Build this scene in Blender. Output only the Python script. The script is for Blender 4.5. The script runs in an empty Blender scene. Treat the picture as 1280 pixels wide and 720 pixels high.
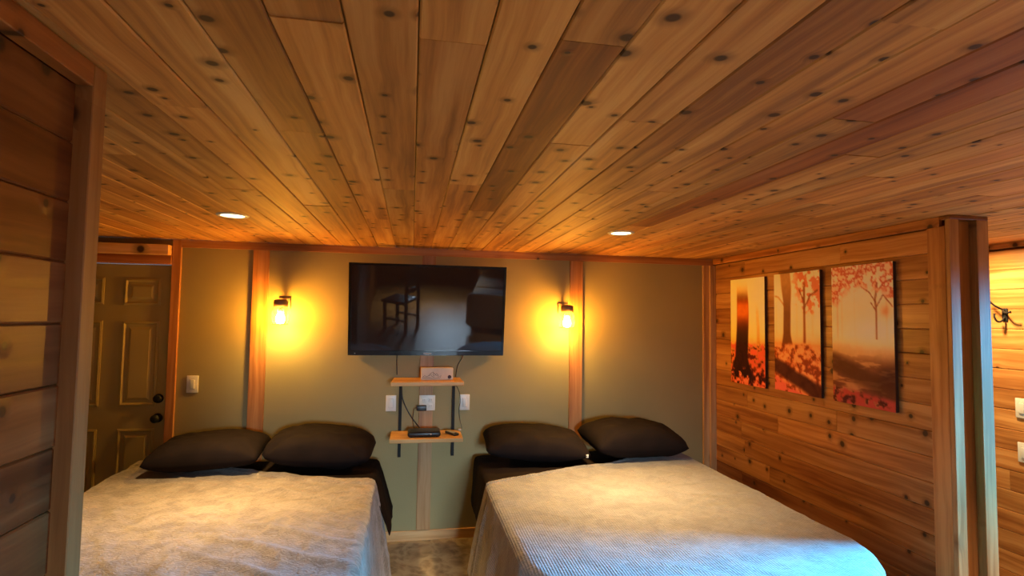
import bpy, bmesh, math, random
import numpy as np
from mathutils import Vector, Matrix, noise
random.seed(7)
S = bpy.context.scene
C = S.collection
PI = math.pi

# ------------------------------------------------------------------ camera
CAM_POS = Vector((0, 0, 1.617))
YAW, PITCH, ROLL = math.radians(10.355), math.radians(3.111), math.radians(0.868)
def camera_axes():
    f = Vector((math.sin(YAW)*math.cos(PITCH), math.cos(YAW)*math.cos(PITCH), math.sin(PITCH)))
    r = Vector((math.cos(YAW), -math.sin(YAW), 0)); u = r.cross(f)
    cr, sr = math.cos(ROLL), math.sin(ROLL)
    return cr*r + sr*u, -sr*r + cr*u, f
cr_, cu_, cf_ = camera_axes()
cam_d = bpy.data.cameras.new('camera'); cam = bpy.data.objects.new('camera', cam_d); C.objects.link(cam)
cam_d.sensor_width = 36; cam_d.lens = 682.5/1280*36; cam_d.clip_start = .02
cam.matrix_world = Matrix(((cr_.x, cu_.x, -cf_.x, 0), (cr_.y, cu_.y, -cf_.y, 0), (cr_.z, cu_.z, -cf_.z, CAM_POS.z), (0, 0, 0, 1)))
S.camera = cam

# ------------------------------------------------------------------ world, daylight, exposure
S.view_settings.view_transform = 'Standard'; S.view_settings.look = 'None'
S.view_settings.gamma = 1; S.view_settings.use_curve_mapping = False
S.view_settings.exposure = 0.78
w = bpy.data.worlds.new('sky'); S.world = w; w.use_nodes = True
bg = w.node_tree.nodes['Background']; bg.inputs[0].default_value = (.42, .62, 1, 1); bg.inputs[1].default_value = 1.6

def area(name, loc, direction, sx, sy, power, col, shape='RECTANGLE', spread=PI):
    l = bpy.data.lights.new(name, 'AREA'); l.shape = shape; l.size = sx
    if shape in ('RECTANGLE', 'ELLIPSE'): l.size_y = sy
    l.energy = power; l.color = col; l.spread = spread
    o = bpy.data.objects.new(name, l); C.objects.link(o); o.location = loc
    o.rotation_euler = Vector(direction).to_track_quat('-Z', 'Y').to_euler()
    return o
DAY = (.05, .50, 1.0)
area('bed_foot_daylight_fill', (3.80, 1.96, 1.50), (-1, .05, -.44), .62, .95, 80, DAY, spread=math.radians(52))  # added narrow beam that puts the blue daylight on the bed foot
area('rear_window_daylight', (.80, -3.82, 1.45), (-.05, 1, -.30), .95, 1.0, 17, (.62, .84, 1.0), spread=math.radians(42))
WARM = (1.0, .67, .29)
AMBER = (1.0, .58, .13)

# ------------------------------------------------------------------ materials
MATS = {}
def nodemat(name):
    m = bpy.data.materials.new(name); m.use_nodes = True
    nt = m.node_tree; b = nt.nodes['Principled BSDF']; MATS[name] = m
    return m, nt, b
def N(nt, t, **kw):
    n = nt.nodes.new(t)
    for k, v in kw.items():
        if k.startswith('i_'):
            key = k[2:]; key = int(key) if key.isdigit() else key
            n.inputs[key].default_value = v
        else: setattr(n, k, v)
    return n
def math_(nt, op, a, b=None, c=None, clamp=False):
    n = nt.nodes.new('ShaderNodeMath'); n.operation = op; n.use_clamp = clamp
    for i, v in enumerate((a, b, c)):
        if v is None: continue
        if isinstance(v, (int, float)): n.inputs[i].default_value = v
        else: nt.links.new(v, n.inputs[i])
    return n.outputs[0]
def ramp(nt, fac, stops, interp='LINEAR'):
    n = nt.nodes.new('ShaderNodeValToRGB'); n.color_ramp.interpolation = interp
    el = n.color_ramp.elements
    while len(el) < len(stops): el.new(.5)
    for e, (p, c) in zip(el, stops): e.position = p; e.color = (*c, 1) if len(c) == 3 else c
    nt.links.new(fac, n.inputs[0]); return n.outputs[0]
def mixc(nt, fac, a, b, mode='MIX'):
    n = nt.nodes.new('ShaderNodeMix'); n.data_type = 'RGBA'; n.blend_type = mode
    for s, v in ((n.inputs[0], fac), (n.inputs[6], a), (n.inputs[7], b)):
        if isinstance(v, (int, float)): s.default_value = v
        elif isinstance(v, tuple): s.default_value = (*v, 1)
        else: nt.links.new(v, s)
    return n.outputs[2]
def vmath(nt, op, a, b):
    n = nt.nodes.new('ShaderNodeVectorMath'); n.operation = op
    for i, v in enumerate((a, b)):
        if isinstance(v, tuple): n.inputs[i].default_value = v
        else: nt.links.new(v, n.inputs[i])
    return n.outputs[0]
def bump(nt, b, h, strength, dist=.002):
    n = N(nt, 'ShaderNodeBump'); n.inputs['Strength'].default_value = strength; n.inputs['Distance'].default_value = dist
    nt.links.new(h, n.inputs['Height']); nt.links.new(n.outputs[0], b.inputs['Normal'])

def wood(name, dark, mid, light, rough, knots=True, kscale=6.4, kfrac=.50, bumpy=.35):
    m, nt, b = nodemat(name)
    tc = N(nt, 'ShaderNodeTexCoord'); oi = N(nt, 'ShaderNodeObjectInfo')
    cx = N(nt, 'ShaderNodeCombineXYZ')
    for i, k in enumerate((53.0, 31.0, 17.0)):
        nt.links.new(math_(nt, 'MULTIPLY', oi.outputs['Random'], k), cx.inputs[i])
    P = vmath(nt, 'ADD', tc.outputs['Object'], cx.outputs[0])
    warp = N(nt, 'ShaderNodeTexNoise', i_Scale=3.0, i_Detail=2.0); nt.links.new(P, warp.inputs['Vector'])
    wv = vmath(nt, 'MULTIPLY', vmath(nt, 'SUBTRACT', warp.outputs['Color'], (.5, .5, .5)), (.02, .035, .02))
    PW = vmath(nt, 'ADD', P, wv)
    kv = vmath(nt, 'MULTIPLY', PW, (1.05, 1.0, .9))
    vo = N(nt, 'ShaderNodeTexVoronoi', voronoi_dimensions='2D', i_Scale=kscale); nt.links.new(kv, vo.inputs['Vector'])
    sp = N(nt, 'ShaderNodeSeparateColor'); nt.links.new(vo.outputs['Color'], sp.inputs[0])
    rad = math_(nt, 'MULTIPLY_ADD', sp.outputs[0], .085, .045)
    has = math_(nt, 'LESS_THAN', sp.outputs[1], kfrac)
    rel = math_(nt, 'DIVIDE', vo.outputs['Distance'], rad)
    def falloff(lo, hi):
        n = N(nt, 'ShaderNodeMapRange', interpolation_type='SMOOTHSTEP'); n.inputs[1].default_value = lo; n.inputs[2].default_value = hi
        n.inputs[3].default_value = 1; n.inputs[4].default_value = 0
        nt.links.new(rel, n.inputs[0]); return math_(nt, 'MULTIPLY', n.outputs[0], has)
    core, halo = falloff(.55, 1.05), falloff(.6, 2.6)
    # the grain bends round each knot
    bend = math_(nt, 'MULTIPLY', halo, .012)
    sx = N(nt, 'ShaderNodeSeparateXYZ'); nt.links.new(PW, sx.inputs[0])
    gy = math_(nt, 'ADD', sx.outputs[1], bend)
    gv = N(nt, 'ShaderNodeCombineXYZ')
    nt.links.new(math_(nt, 'MULTIPLY', sx.outputs[0], 1.1), gv.inputs[0]); nt.links.new(math_(nt, 'MULTIPLY', gy, 34.0), gv.inputs[1])
    nt.links.new(math_(nt, 'MULTIPLY', sx.outputs[2], 34.0), gv.inputs[2])
    g = N(nt, 'ShaderNodeTexNoise', i_Scale=1.0, i_Detail=5.0, i_Roughness=.6); nt.links.new(gv.outputs[0], g.inputs['Vector'])
    lv = vmath(nt, 'MULTIPLY', PW, (.9, 8.0, 8.0))
    lo = N(nt, 'ShaderNodeTexNoise', i_Scale=1.0, i_Detail=2.0); nt.links.new(lv, lo.inputs['Vector'])
    f = math_(nt, 'ADD', math_(nt, 'MULTIPLY', g.outputs[0], .55), math_(nt, 'MULTIPLY', lo.outputs[0], .45))
    col = ramp(nt, f, [(.38, dark), (.50, mid), (.62, light)])
    col = mixc(nt, 1.0, col, oi.outputs['Color'], 'MULTIPLY')
    if knots:
        col = mixc(nt, math_(nt, 'MULTIPLY', halo, .55), col, tuple(c*.45 for c in dark))
        col = mixc(nt, math_(nt, 'MULTIPLY', core, .92), col, (.035, .015, .008))
    nt.links.new(col, b.inputs['Base Color'])
    b.inputs['Roughness'].default_value = rough
    nt.links.new(math_(nt, 'MULTIPLY_ADD', g.outputs[0], .25, rough-.12), b.inputs['Roughness'])
    b.inputs['Specular IOR Level'].default_value = .35
    h = math_(nt, 'ADD', math_(nt, 'MULTIPLY', g.outputs[0], .5), math_(nt, 'MULTIPLY', halo, .8))
    bump(nt, b, h, bumpy, .004)
    return m
wood('cedar', (.25, .085, .022), (.44, .185, .052), (.60, .30, .10), .36)
wood('cedar_ceiling', (.28, .115, .034), (.50, .232, .062), (.64, .355, .118), .64, kscale=7.5, kfrac=.62)
wood('pale_wood', (.36, .17, .06), (.55, .30, .12), (.68, .42, .20), .45, kscale=4.0, kfrac=.25)
wood('shelf_wood', (.50, .25, .07), (.68, .38, .12), (.78, .50, .20), .4, kscale=6, kfrac=.2)

def plain(name, col, rough=.5, metal=0., spec=.5, noise_amt=0., nscale=20., bmp=0., bscale=60.):
    m, nt, b = nodemat(name)
    b.inputs['Roughness'].default_value = rough; b.inputs['Metallic'].default_value = metal
    b.inputs['Specular IOR Level'].default_value = spec
    tc = N(nt, 'ShaderNodeTexCoord')
    n = N(nt, 'ShaderNodeTexNoise', i_Scale=nscale, i_Detail=3.0); nt.links.new(tc.outputs['Object'], n.inputs['Vector'])
    k = max(noise_amt, .02)
    c = ramp(nt, n.outputs[0], [(.3, tuple(x*(1-k) for x in col)), (.7, tuple(min(1, x*(1+k)) for x in col))])
    nt.links.new(c, b.inputs['Base Color'])
    if bmp:
        n2 = N(nt, 'ShaderNodeTexNoise', i_Scale=bscale, i_Detail=3.0); nt.links.new(tc.outputs['Object'], n2.inputs['Vector'])
        bump(nt, b, n2.outputs[0], bmp, .002)
    return m
plain('olive_paint', (.32, .252, .10), .62, noise_amt=.05, nscale=3, bmp=.35, bscale=110)
plain('door_paint', (.36, .285, .105), .5, noise_amt=.04, nscale=4, bmp=.1)
plain('white_plastic', (.72, .70, .64), .35)
plain('black_metal', (.010, .010, .010), .6, metal=.0, spec=.25)
plain('black_plastic', (.012, .012, .013), .35)
plain('black_gloss', (.006, .006, .007), .12)
plain('dark_sheet', (.012, .007, .006), .9, spec=.12, noise_amt=.2, nscale=12, bmp=.25, bscale=25)
plain('pillowcase', (.011, .0065, .006), .9, spec=.12, noise_amt=.2, nscale=8, bmp=.3, bscale=14)
plain('box_card', (.66, .58, .46), .7, noise_amt=.05)
plain('ink', (.05, .04, .035), .7)
plain('seal_ink', (.03, .025, .05), .5)
plain('silver_plastic', (.42, .40, .37), .35, metal=.3)
plain('bronze', (.22, .14, .085), .5, metal=.3)
plain('canvas_edge', (.05, .02, .012), .8, noise_amt=.3, nscale=9)
plain('sofa_fabric', (.42, .43, .45), .9, noise_amt=.1, nscale=30, bmp=.3, bscale=200)
plain('dark_leather', (.03, .02, .016), .4)
plain('tag_white', (.8, .8, .78), .6)
plain('gap_dark', (.02, .010, .005), .9)
plain('ceiling_core', (.16, .07, .025), .8)
plain('cream_wall', (.42, .30, .17), .7, bmp=.1)

def blanket_mat(name, a, b_, rib):
    m, nt, b = nodemat(name)
    tc = N(nt, 'ShaderNodeTexCoord')
    n = N(nt, 'ShaderNodeTexNoise', i_Scale=7.0, i_Detail=4.0, i_Distortion=1.2); nt.links.new(tc.outputs['UV'], n.inputs['Vector'])
    n2 = N(nt, 'ShaderNodeTexNoise', i_Scale=38.0, i_Detail=3.0, i_Distortion=1.5); nt.links.new(tc.outputs['UV'], n2.inputs['Vector'])
    wv = N(nt, 'ShaderNodeTexWave', i_Scale=26.0, i_Distortion=.25, i_Detail=1.0); wv.bands_direction = 'X'
    nt.links.new(tc.outputs['UV'], wv.inputs['Vector'])
    f = math_(nt, 'ADD', math_(nt, 'MULTIPLY', n.outputs[0], .55), math_(nt, 'MULTIPLY', n2.outputs[0], .45))
    c = ramp(nt, f, [(.40, a), (.60, b_)])
    c = mixc(nt, math_(nt, 'MULTIPLY', wv.outputs[0], .22*rib), c, tuple(x*.5 for x in a))
    nt.links.new(c, b.inputs['Base Color'])
    b.inputs['Roughness'].default_value = .92; b.inputs['Specular IOR Level'].default_value = .15
    b.inputs['Sheen Weight'].default_value = .35; b.inputs['Sheen Roughness'].default_value = .5
    h = math_(nt, 'ADD', math_(nt, 'MULTIPLY', n2.outputs[0], 1.0), math_(nt, 'MULTIPLY', wv.outputs[0], .3*rib))
    bump(nt, b, h, .85, .007)
blanket_mat('taupe_blanket', (.135, .106, .080), (.235, .192, .150), 0.0)
blanket_mat('ribbed_blanket', (.19, .175, .165), (.275, .255, .24), 1.0)

def floor_mat():
    m, nt, b = nodemat('stained_concrete')
    tc = N(nt, 'ShaderNodeTexCoord')
    n = N(nt, 'ShaderNodeTexNoise', i_Scale=7.0, i_Detail=6.0, i_Distortion=1.0); nt.links.new(tc.outputs['Object'], n.inputs['Vector'])
    n2 = N(nt, 'ShaderNodeTexVoronoi', i_Scale=14.0); nt.links.new(vmath(nt, 'ADD', tc.outputs['Object'], vmath(nt, 'MULTIPLY', n.outputs['Color'], (.25, .25, .25))), n2.inputs['Vector'])
    f = math_(nt, 'MULTIPLY_ADD', n2.outputs['Distance'], .45, math_(nt, 'MULTIPLY', n.outputs[0], .75))
    c = ramp(nt, f, [(.36, (.17, .12, .07)), (.52, (.27, .20, .125)), (.72, (.40, .32, .21))])
    nt.links.new(c, b.inputs['Base Color']); b.inputs['Roughness'].default_value = .42
    bump(nt, b, f, .2, .003)
floor_mat()

def emit(name, col, strength):
    m, nt, b = nodemat(name)
    b.inputs['Base Color'].default_value = (*col, 1)
    b.inputs['Emission Color'].default_value = (*col, 1); b.inputs['Emission Strength'].default_value = strength
emit('led_lens', (1.0, .80, .44), 4.5)
emit('bulb_glow', (1.0, .57, .11), 480.0)
def glass(name, tint, gloss=.12, frost=0.):
    m, nt, b = nodemat(name); nt.nodes.remove(b)
    t = N(nt, 'ShaderNodeBsdfTransparent'); t.inputs[0].default_value = (*tint, 1)
    g = N(nt, 'ShaderNodeBsdfGlossy'); g.inputs['Roughness'].default_value = .05
    lw = N(nt, 'ShaderNodeLayerWeight'); lw.inputs[0].default_value = .25
    mx = N(nt, 'ShaderNodeMixShader'); nt.links.new(math_(nt, 'MULTIPLY_ADD', lw.outputs['Facing'], .25, gloss*.4), mx.inputs[0])
    first = t.outputs[0]
    if frost:   # a little frosting that glows when lit from inside
        tr = N(nt, 'ShaderNodeBsdfTranslucent'); tr.inputs[0].default_value = (.9, .62, .40, 1)
        m2 = N(nt, 'ShaderNodeMixShader'); m2.inputs[0].default_value = frost
        nt.links.new(first, m2.inputs[1]); nt.links.new(tr.outputs[0], m2.inputs[2]); first = m2.outputs[0]
    nt.links.new(first, mx.inputs[1]); nt.links.new(g.outputs[0], mx.inputs[2])
    nt.links.new(mx.outputs[0], nt.nodes['Material Output'].inputs[0])
glass('amber_glass', (1.0, .74, .34), .12, .035); glass('window_glass', (.95, .97, 1.0), .1)
def painted():
    m, nt, b = nodemat('canvas_print')
    a = N(nt, 'ShaderNodeVertexColor'); a.layer_name = 'paint'
    nt.links.new(a.outputs[0], b.inputs['Base Color']); b.inputs['Roughness'].default_value = .8; b.inputs['Specular IOR Level'].default_value = .15
    tc = N(nt, 'ShaderNodeTexCoord'); n = N(nt, 'ShaderNodeTexNoise', i_Scale=400.0); nt.links.new(tc.outputs['Object'], n.inputs['Vector'])
    bump(nt, b, n.outputs[0], .15, .001)
painted()

# ------------------------------------------------------------------ mesh helpers
def new_obj(name, me, mat=None, parent=None, loc=(0, 0, 0), rot=(0, 0, 0), smooth=False):
    o = bpy.data.objects.new(name, me); C.objects.link(o); o.location = loc; o.rotation_euler = rot
    if mat: me.materials.append(MATS[mat])
    if parent: o.parent = parent
    if smooth:
        for p in me.polygons: p.use_smooth = True
    return o
def from_bm(bm, name):
    me = bpy.data.meshes.new(name); bmesh.ops.recalc_face_normals(bm, faces=bm.faces); bm.to_mesh(me); bm.free(); return me
def add_box(bm, lo, hi):
    v = [bm.verts.new((x, y, z)) for x in (lo[0], hi[0]) for y in (lo[1], hi[1]) for z in (lo[2], hi[2])]
    for f in ((0, 1, 3, 2), (4, 6, 7, 5), (0, 4, 5, 1), (2, 3, 7, 6), (0, 2, 6, 4), (1, 5, 7, 3)):
        bm.faces.new([v[i] for i in f])
def box(name, lo, hi, mat, parent=None, bevel=0., seg=2, smooth=False, org=None):
    """box in parent space; its origin at the middle of its base"""
    org = Vector(org) if org is not None else Vector(((lo[0]+hi[0])/2, (lo[1]+hi[1])/2, lo[2]))
    bm = bmesh.new(); add_box(bm, [lo[i]-org[i] for i in range(3)], [hi[i]-org[i] for i in range(3)])
    if bevel: bmesh.ops.bevel(bm, geom=bm.edges[:], offset=bevel, segments=seg, affect='EDGES', profile=.5)
    return new_obj(name, from_bm(bm, name), mat, parent, org, smooth=smooth)
def tube_bm(bm, pts, r, n=8, cap=True):
    pts = [Vector(p) for p in pts]; rings = []
    rr = r if isinstance(r, (list, tuple)) else [r]*len(pts)
    up = None
    for i, p in enumerate(pts):
        d = (pts[min(i+1, len(pts)-1)] - pts[max(i-1, 0)]).normalized()
        if up is None or abs(d.dot(up)) > .95:
            up = Vector((0, 0, 1)) if abs(d.z) < .9 else Vector((1, 0, 0))
        a = d.cross(up).normalized(); b = a.cross(d).normalized(); up = b
        rings.append([bm.verts.new(p + (a*math.cos(t) + b*math.sin(t))*rr[i]) for t in [2*PI*k/n for k in range(n)]])
    for A, B in zip(rings, rings[1:]):
        for k in range(n): bm.faces.new((A[k], A[(k+1) % n], B[(k+1) % n], B[k]))
    if cap: bm.faces.new(rings[0][::-1]); bm.faces.new(rings[-1])
def tube(name, pts, r, mat, parent=None, n=8, smooth=True):
    bm = bmesh.new(); tube_bm(bm, pts, r, n); return new_obj(name, from_bm(bm, name), mat, parent, smooth=smooth)
def lathe(name, prof, mat, parent=None, loc=(0, 0, 0), rot=(0, 0, 0), n=24, smooth=True, close=False):
    """profile of (r, z) turned round z"""
    bm = bmesh.new(); rings = []
    for r, z in prof:
        rings.append([bm.verts.new((r*math.cos(2*PI*k/n), r*math.sin(2*PI*k/n), z)) for k in range(n)] if r > 1e-6 else [bm.verts.new((0, 0, z))])
    for A, B in zip(rings, rings[1:]):
        for k in range(n):
            f = [A[k % len(A)], A[(k+1) % len(A)], B[(k+1) % len(B)], B[k % len(B)]]
            f = list(dict.fromkeys(f))
            if len(f) > 2: bm.faces.new(f)
    return new_obj(name, from_bm(bm, name), mat, parent, loc, rot, smooth)
def smooth_pts(pts, n=6):
    pts = [Vector(p) for p in pts]; out = []
    for i in range(len(pts)-1):
        p0, p1, p2, p3 = pts[max(i-1, 0)], pts[i], pts[i+1], pts[min(i+2, len(pts)-1)]
        for k in range(n):
            t = k/n
            out.append(.5*((2*p1) + (p2-p0)*t + (2*p0-5*p1+4*p2-p3)*t*t + (3*p1-p0-3*p2+p3)*t**3))
    return out + [pts[-1]]
def tag(o, label, cat, group=None):
    o['label'] = label; o['category'] = cat
    if group: o['group'] = group
    return o
def thing(name, label, cat, loc=(0, 0, 0), rot=(0, 0, 0), group=None):
    o = bpy.data.objects.new(name, None); C.objects.link(o); o.location = loc; o.rotation_euler = rot; o.empty_display_size = .1
    return tag(o, label, cat, group)
def struct(o, label=None):
    o['kind'] = 'structure'
    if label: o['label'] = label
    return o
def rcol(v=1., dv=.12, dh=.06):
    k = v*(1 + random.uniform(-dv, dv)); h = random.uniform(-dh, dh)
    return (k*(1+h*.3), k*(1+h), k*(1+h*1.6), 1)

BOARD_CACHE = {}
def board_mesh(L, Wd, T, ch=.0035):
    """board lying along x, width along y, visible face at +z (z = 0 .. T), face edges chamfered"""
    key = (round(L, 3), round(Wd, 4), T)
    if key in BOARD_CACHE: return BOARD_CACHE[key]
    prof = [(-Wd/2, 0), (Wd/2, 0), (Wd/2, T-ch), (Wd/2-ch, T), (-Wd/2+ch, T), (-Wd/2, T-ch)]
    v = [(x, y, z) for x in (-L/2, L/2) for y, z in prof]
    f = [(5, 4, 3, 2, 1, 0), (6, 7, 8, 9, 10, 11)] + [(i, (i+1) % 6, (i+1) % 6+6, i+6) for i in range(6)]
    me = bpy.data.meshes.new('board'); me.from_pydata(v, [], f)
    BOARD_CACHE[key] = me
    return me
def board(name, a, b, normal, Wd, T, mat, parent, tint=None):
    """a board whose back face's middle line runs from a to b; visible face towards normal"""
    a, b, n = Vector(a), Vector(b), Vector(normal).normalized()
    x = (b-a).normalized(); y = n.cross(x)
    me = board_mesh((b-a).length - .0015, Wd, T)
    if not me.materials: me.materials.append(MATS[mat])
    o = bpy.data.objects.new(name, me); C.objects.link(o)
    o.matrix_world = Matrix(((x.x, y.x, n.x, (a.x+b.x)/2), (x.y, y.y, n.y, (a.y+b.y)/2), (x.z, y.z, n.z, (a.z+b.z)/2), (0, 0, 0, 1)))
    o.parent = parent
    if o.material_slots and o.material_slots[0].material != MATS[mat]:
        o.material_slots[0].link = 'OBJECT'; o.material_slots[0].material = MATS[mat]
    o.color = tint or rcol()
    return o

# ------------------------------------------------------------------ room sizes
D, H = 4.10, 2.12               # back wall, ceiling height
XL, XR, XH = -2.75, 2.43, 3.56  # left wall, boarded partition on the right, hall wall
YF = -3.60                      # wall behind the camera
XP = -.677                      # board face of the near left partition

# floor
struct(box('floor', (XL-.2, YF-.2, -.10), (XH+.2, D+.2, 0), 'stained_concrete'))
# ceiling: core slab plus planks running from the camera to the back wall
ceil = struct(box('ceiling', (XL-.2, YF-.2, H+.016), (XH+.2, D+.2, H+.12), 'ceiling_core', org=(0, 0, 0)))
PW = .126
JOINTS = {0: [.98], 2: [.93, 2.55], -3: [1.565], -2: [.955, 2.9], 8: [1.16], 9: [2.75], -1: [2.2], 1: [2.05], 3: [1.5], -6: [2.35]}
TINT = {(2, 1): (.62, .52, .50, 1), (0, 0): (1.05, 1.05, 1.0, 1), (0, 1): (.86, .80, .78, 1), (-1, 0): (.86, .82, .8, 1), (8, 0): (.56, .40, .40, 1), (9, 0): (.58, .40, .40, 1),
        (1, 0): (1.08, 1.08, 1.02, 1), (-3, 0): (.82, .80, .76, 1), (-2, 0): (.84, .8, .76, 1), (3, 0): (1.04, 1.04, 1.0, 1)}
for k in range(-22, 29):
    x0 = max(k*PW, XL); x1 = min((k+1)*PW, XH)
    if x1-x0 < .03: continue
    js = JOINTS.get(k)
    if js is None:
        js = []; y = -.6 + random.uniform(.5, 2.2)
        while y < D-.5: js.append(y); y += random.uniform(1.2, 2.4)
    ys = [-.6] + js + [D-.003]
    for n, (ya, yb) in enumerate(zip(ys, ys[1:])):
        xm = (x0+x1)/2
        board('plank', (xm, ya, H+.016), (xm, yb, H+.016), (0, 0, -1), x1-x0-.002, .016+random.choice((0, 0, .001, .002)), 'cedar_ceiling', ceil, TINT.get((k, n)) or rcol(.96, .18, .10))
box('rear_panel', (XL, YF, H), (XH, -.602, H+.016), 'cedar_ceiling', ceil)

# walls
def wall(name, lo, hi, mat): return struct(box(name, lo, hi, mat, org=(0, 0, 0)))
def wall_with_hole(name, axis, plane, thick, a0, a1, hole, mat):
    """slab in the plane axis=plane, spanning a0..a1 and 0..H, with a rectangular opening (b0,b1,z0,z1)"""
    bm = bmesh.new(); b0, b1, z0, z1 = hole
    for (p, q, r, s) in ((a0, b0, 0, H), (b1, a1, 0, H), (b0, b1, 0, z0), (b0, b1, z1, H)):
        if q-p < 1e-4 or s-r < 1e-4: continue
        if axis == 'y': add_box(bm, (p, plane, r), (q, plane+thick, s))
        else: add_box(bm, (plane, p, r), (plane+thick, q, s))
    return struct(new_obj(name, from_bm(bm, name), mat))
DX0, DX1, DZ = -2.44, -1.622, 1.945
wb = wall_with_hole('wall_back', 'y', D, .12, XL-.12, XH+.12, (DX0, DX1, 0, DZ), 'olive_paint')
wall('wall_left', (XL-.12, YF, 0), (XL, D, H), 'olive_paint')
WIN2 = (1.60, 2.28, .90, 1.95)  # opening for the added hall window, never in view
wh = wall_with_hole('wall_hall', 'x', XH+.018, .12, YF, D, WIN2, 'ceiling_core')
WIN1 = (.25, 1.35, .90, 2.00)
wall_with_hole('wall_front', 'y', YF-.12, .12, XL-.12, XH+.12, WIN1, 'cream_wall')
wr = wall('wall_right', (XR+.018, 2.125, 0), (2.60, D-.001, H), 'ceiling_core')
wp = wall('wall_partition', (-.80, YF, 0), (XP-.016, 1.235, H), 'ceiling_core')

# horizontal boards; all three boarded walls share the same courses
SEAM0, PB = 1.955, .1207
def courses(zmin, zmax):
    z = SEAM0
    while z > zmin: z -= PB
    out = []
    while z < zmax:
        a, b = max(z, zmin), min(z+PB, zmax)
        if b-a > .02: out.append((a, b))
        z += PB
    return out
def clad(wallobj, x, T, nx, y0, y1, z0, z1, joint_rows, tintf, mat='cedar', holes=None):
    for ci, (a, b) in enumerate(courses(z0, z1)):
        js = joint_rows.get(ci)
        if js is None:
            js = []; y = y0 + random.uniform(.3, 1.6)
            while y < y1-.25: js.append(y); y += random.uniform(.8, 1.9)
        ys = [y0] + [j for j in js if y0 < j < y1] + [y1]
        for ya, yb in zip(ys, ys[1:]):
            zm = (a+b)/2
            segs = [(ya, yb)]
            if holes and a < holes[3] and b > holes[2]:
                segs = [s for s in ((ya, min(yb, holes[0])), (max(ya, holes[1]), yb)) if s[1]-s[0] > .02]
            for sa, sb in segs:
                board('board', (x, sa, zm), (x, sb, zm), (nx, 0, 0), b-a-.0012, T+random.choice((0, .0008, .0016)), mat, wallobj, tintf(ci, zm))
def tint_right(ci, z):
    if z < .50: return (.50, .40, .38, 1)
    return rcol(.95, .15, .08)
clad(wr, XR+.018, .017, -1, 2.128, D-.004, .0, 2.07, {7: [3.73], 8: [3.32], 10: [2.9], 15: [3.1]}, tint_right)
clad(wh, XH+.018, .017, -1, -.5, D-.004, 0, 2.085, {}, lambda c, z: rcol(1.0, .12, .06), holes=WIN2)
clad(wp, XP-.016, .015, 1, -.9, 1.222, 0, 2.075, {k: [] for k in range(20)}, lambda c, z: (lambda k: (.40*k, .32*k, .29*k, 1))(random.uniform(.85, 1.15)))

# trims
TN = [0]
def trim(lo, hi, mat='cedar', tint=None, bevel=.002, along=2):
    """a trim board; its mesh x axis runs along the grain"""
    TN[0] += 1
    L = [hi[i]-lo[i] for i in range(3)]
    if along == 2: dims = (L[2], L[0], L[1]); M3 = Matrix(((0, 1, 0), (0, 0, 1), (1, 0, 0)))
    elif along == 0: dims = (L[0], L[2], L[1]); M3 = Matrix(((1, 0, 0), (0, 0, 1), (0, 1, 0)))
    else: dims = (L[1], L[2], L[0]); M3 = Matrix(((0, 0, 1), (1, 0, 0), (0, 1, 0)))
    bm = bmesh.new(); add_box(bm, [-d/2 for d in dims], [d/2 for d in dims])
    bmesh.ops.bevel(bm, geom=bm.edges[:], offset=bevel, segments=1, affect='EDGES')
    name = 'trim_%d' % TN[0]
    o = new_obj(name, from_bm(bm, name), mat)
    o.matrix_world = Matrix.Translation([(lo[i]+hi[i])/2 for i in range(3)]) @ M3.to_4x4()
    o.color = tint or rcol(1, .06, .04)
    return struct(o)
B0 = D-.020
trim((DX1+.057, B0, 2.066), (2.43, D-.0005, H-.002), 'pale_wood', (.76, .58, .44, 1), along=0)             # along the ceiling
trim((DX1, D-.020, .0), (DX1+.056, D-.0005, H-.002), 'pale_wood', (.84, .64, .46, 1))                      # door casing
trim((-1.103, B0, .075), (-.998, D-.0005, 2.065), 'pale_wood', (.88, .68, .50, 1))
trim((.069, B0, .075), (.168, D-.0005, 2.065), 'pale_wood', (.70, .66, .60, 1))
trim((1.205, B0, .075), (1.307, D-.0005, 2.065), 'pale_wood', (.88, .68, .50, 1))
trim((2.326, B0, .0), (2.378, D-.0005, 2.065), 'pale_wood', (1.05, 1.1, 1.1, 1))
trim((2.3785, B0-.016, .0), (2.4295, D-.0005, 2.065), 'pale_wood', (1.0, 1.05, 1.05, 1))
trim((DX0-.06, D-.03, DZ), (DX1-.001, D-.0005, 2.005), 'cedar', (1.0, .85, .8, 1), along=0)           # door head
trim((DX0-.06, D-.07, 2.006), (DX1-.006, D-.0005, 2.075), 'pale_wood', (1.45, 1.5, 1.4, 1), along=0)  # pale block over the door
trim((DX0-.06, D-.03, 0), (DX0, D-.0005, DZ-.001), 'cedar')
# boarded wall on the right: head trim, face trim, end cap of three strips
trim((XR-.020, 2.128, 2.072), (XR, D-.022, H-.002), 'cedar', (1.1, 1.0, .9, 1), along=1)
trim((XR-.022, 2.10, 0), (XR, 2.190, 2.071), 'cedar', (1.0, .92, .85, 1))
trim((XR-.022, 2.078, 0), (XR+.030, 2.0995, 2.10), 'pale_wood', (.80, .70, .56, 1))
trim((XR+.0305, 2.110, 0), (XR+.125, 2.124, 2.10), 'pale_wood', (.50, .38, .29, 1))  # middle strip tinted darker to deepen the recess shade
trim((XR+.1255, 2.074, 0), (XR+.19, 2.124, 2.10), 'pale_wood', (.82, .72, .56, 1))
trim((XR-.022, 2.074, 2.1005), (XR+.19, 2.124, H-.002), 'cedar', (.55, .5, .5, 1), along=0)
# hall wall head trim
trim((XH-.018, -.5, 2.086), (XH+.017, D-.004, H-.002), 'cedar', (1.15, 1.1, 1.0, 1), along=1)
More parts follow.
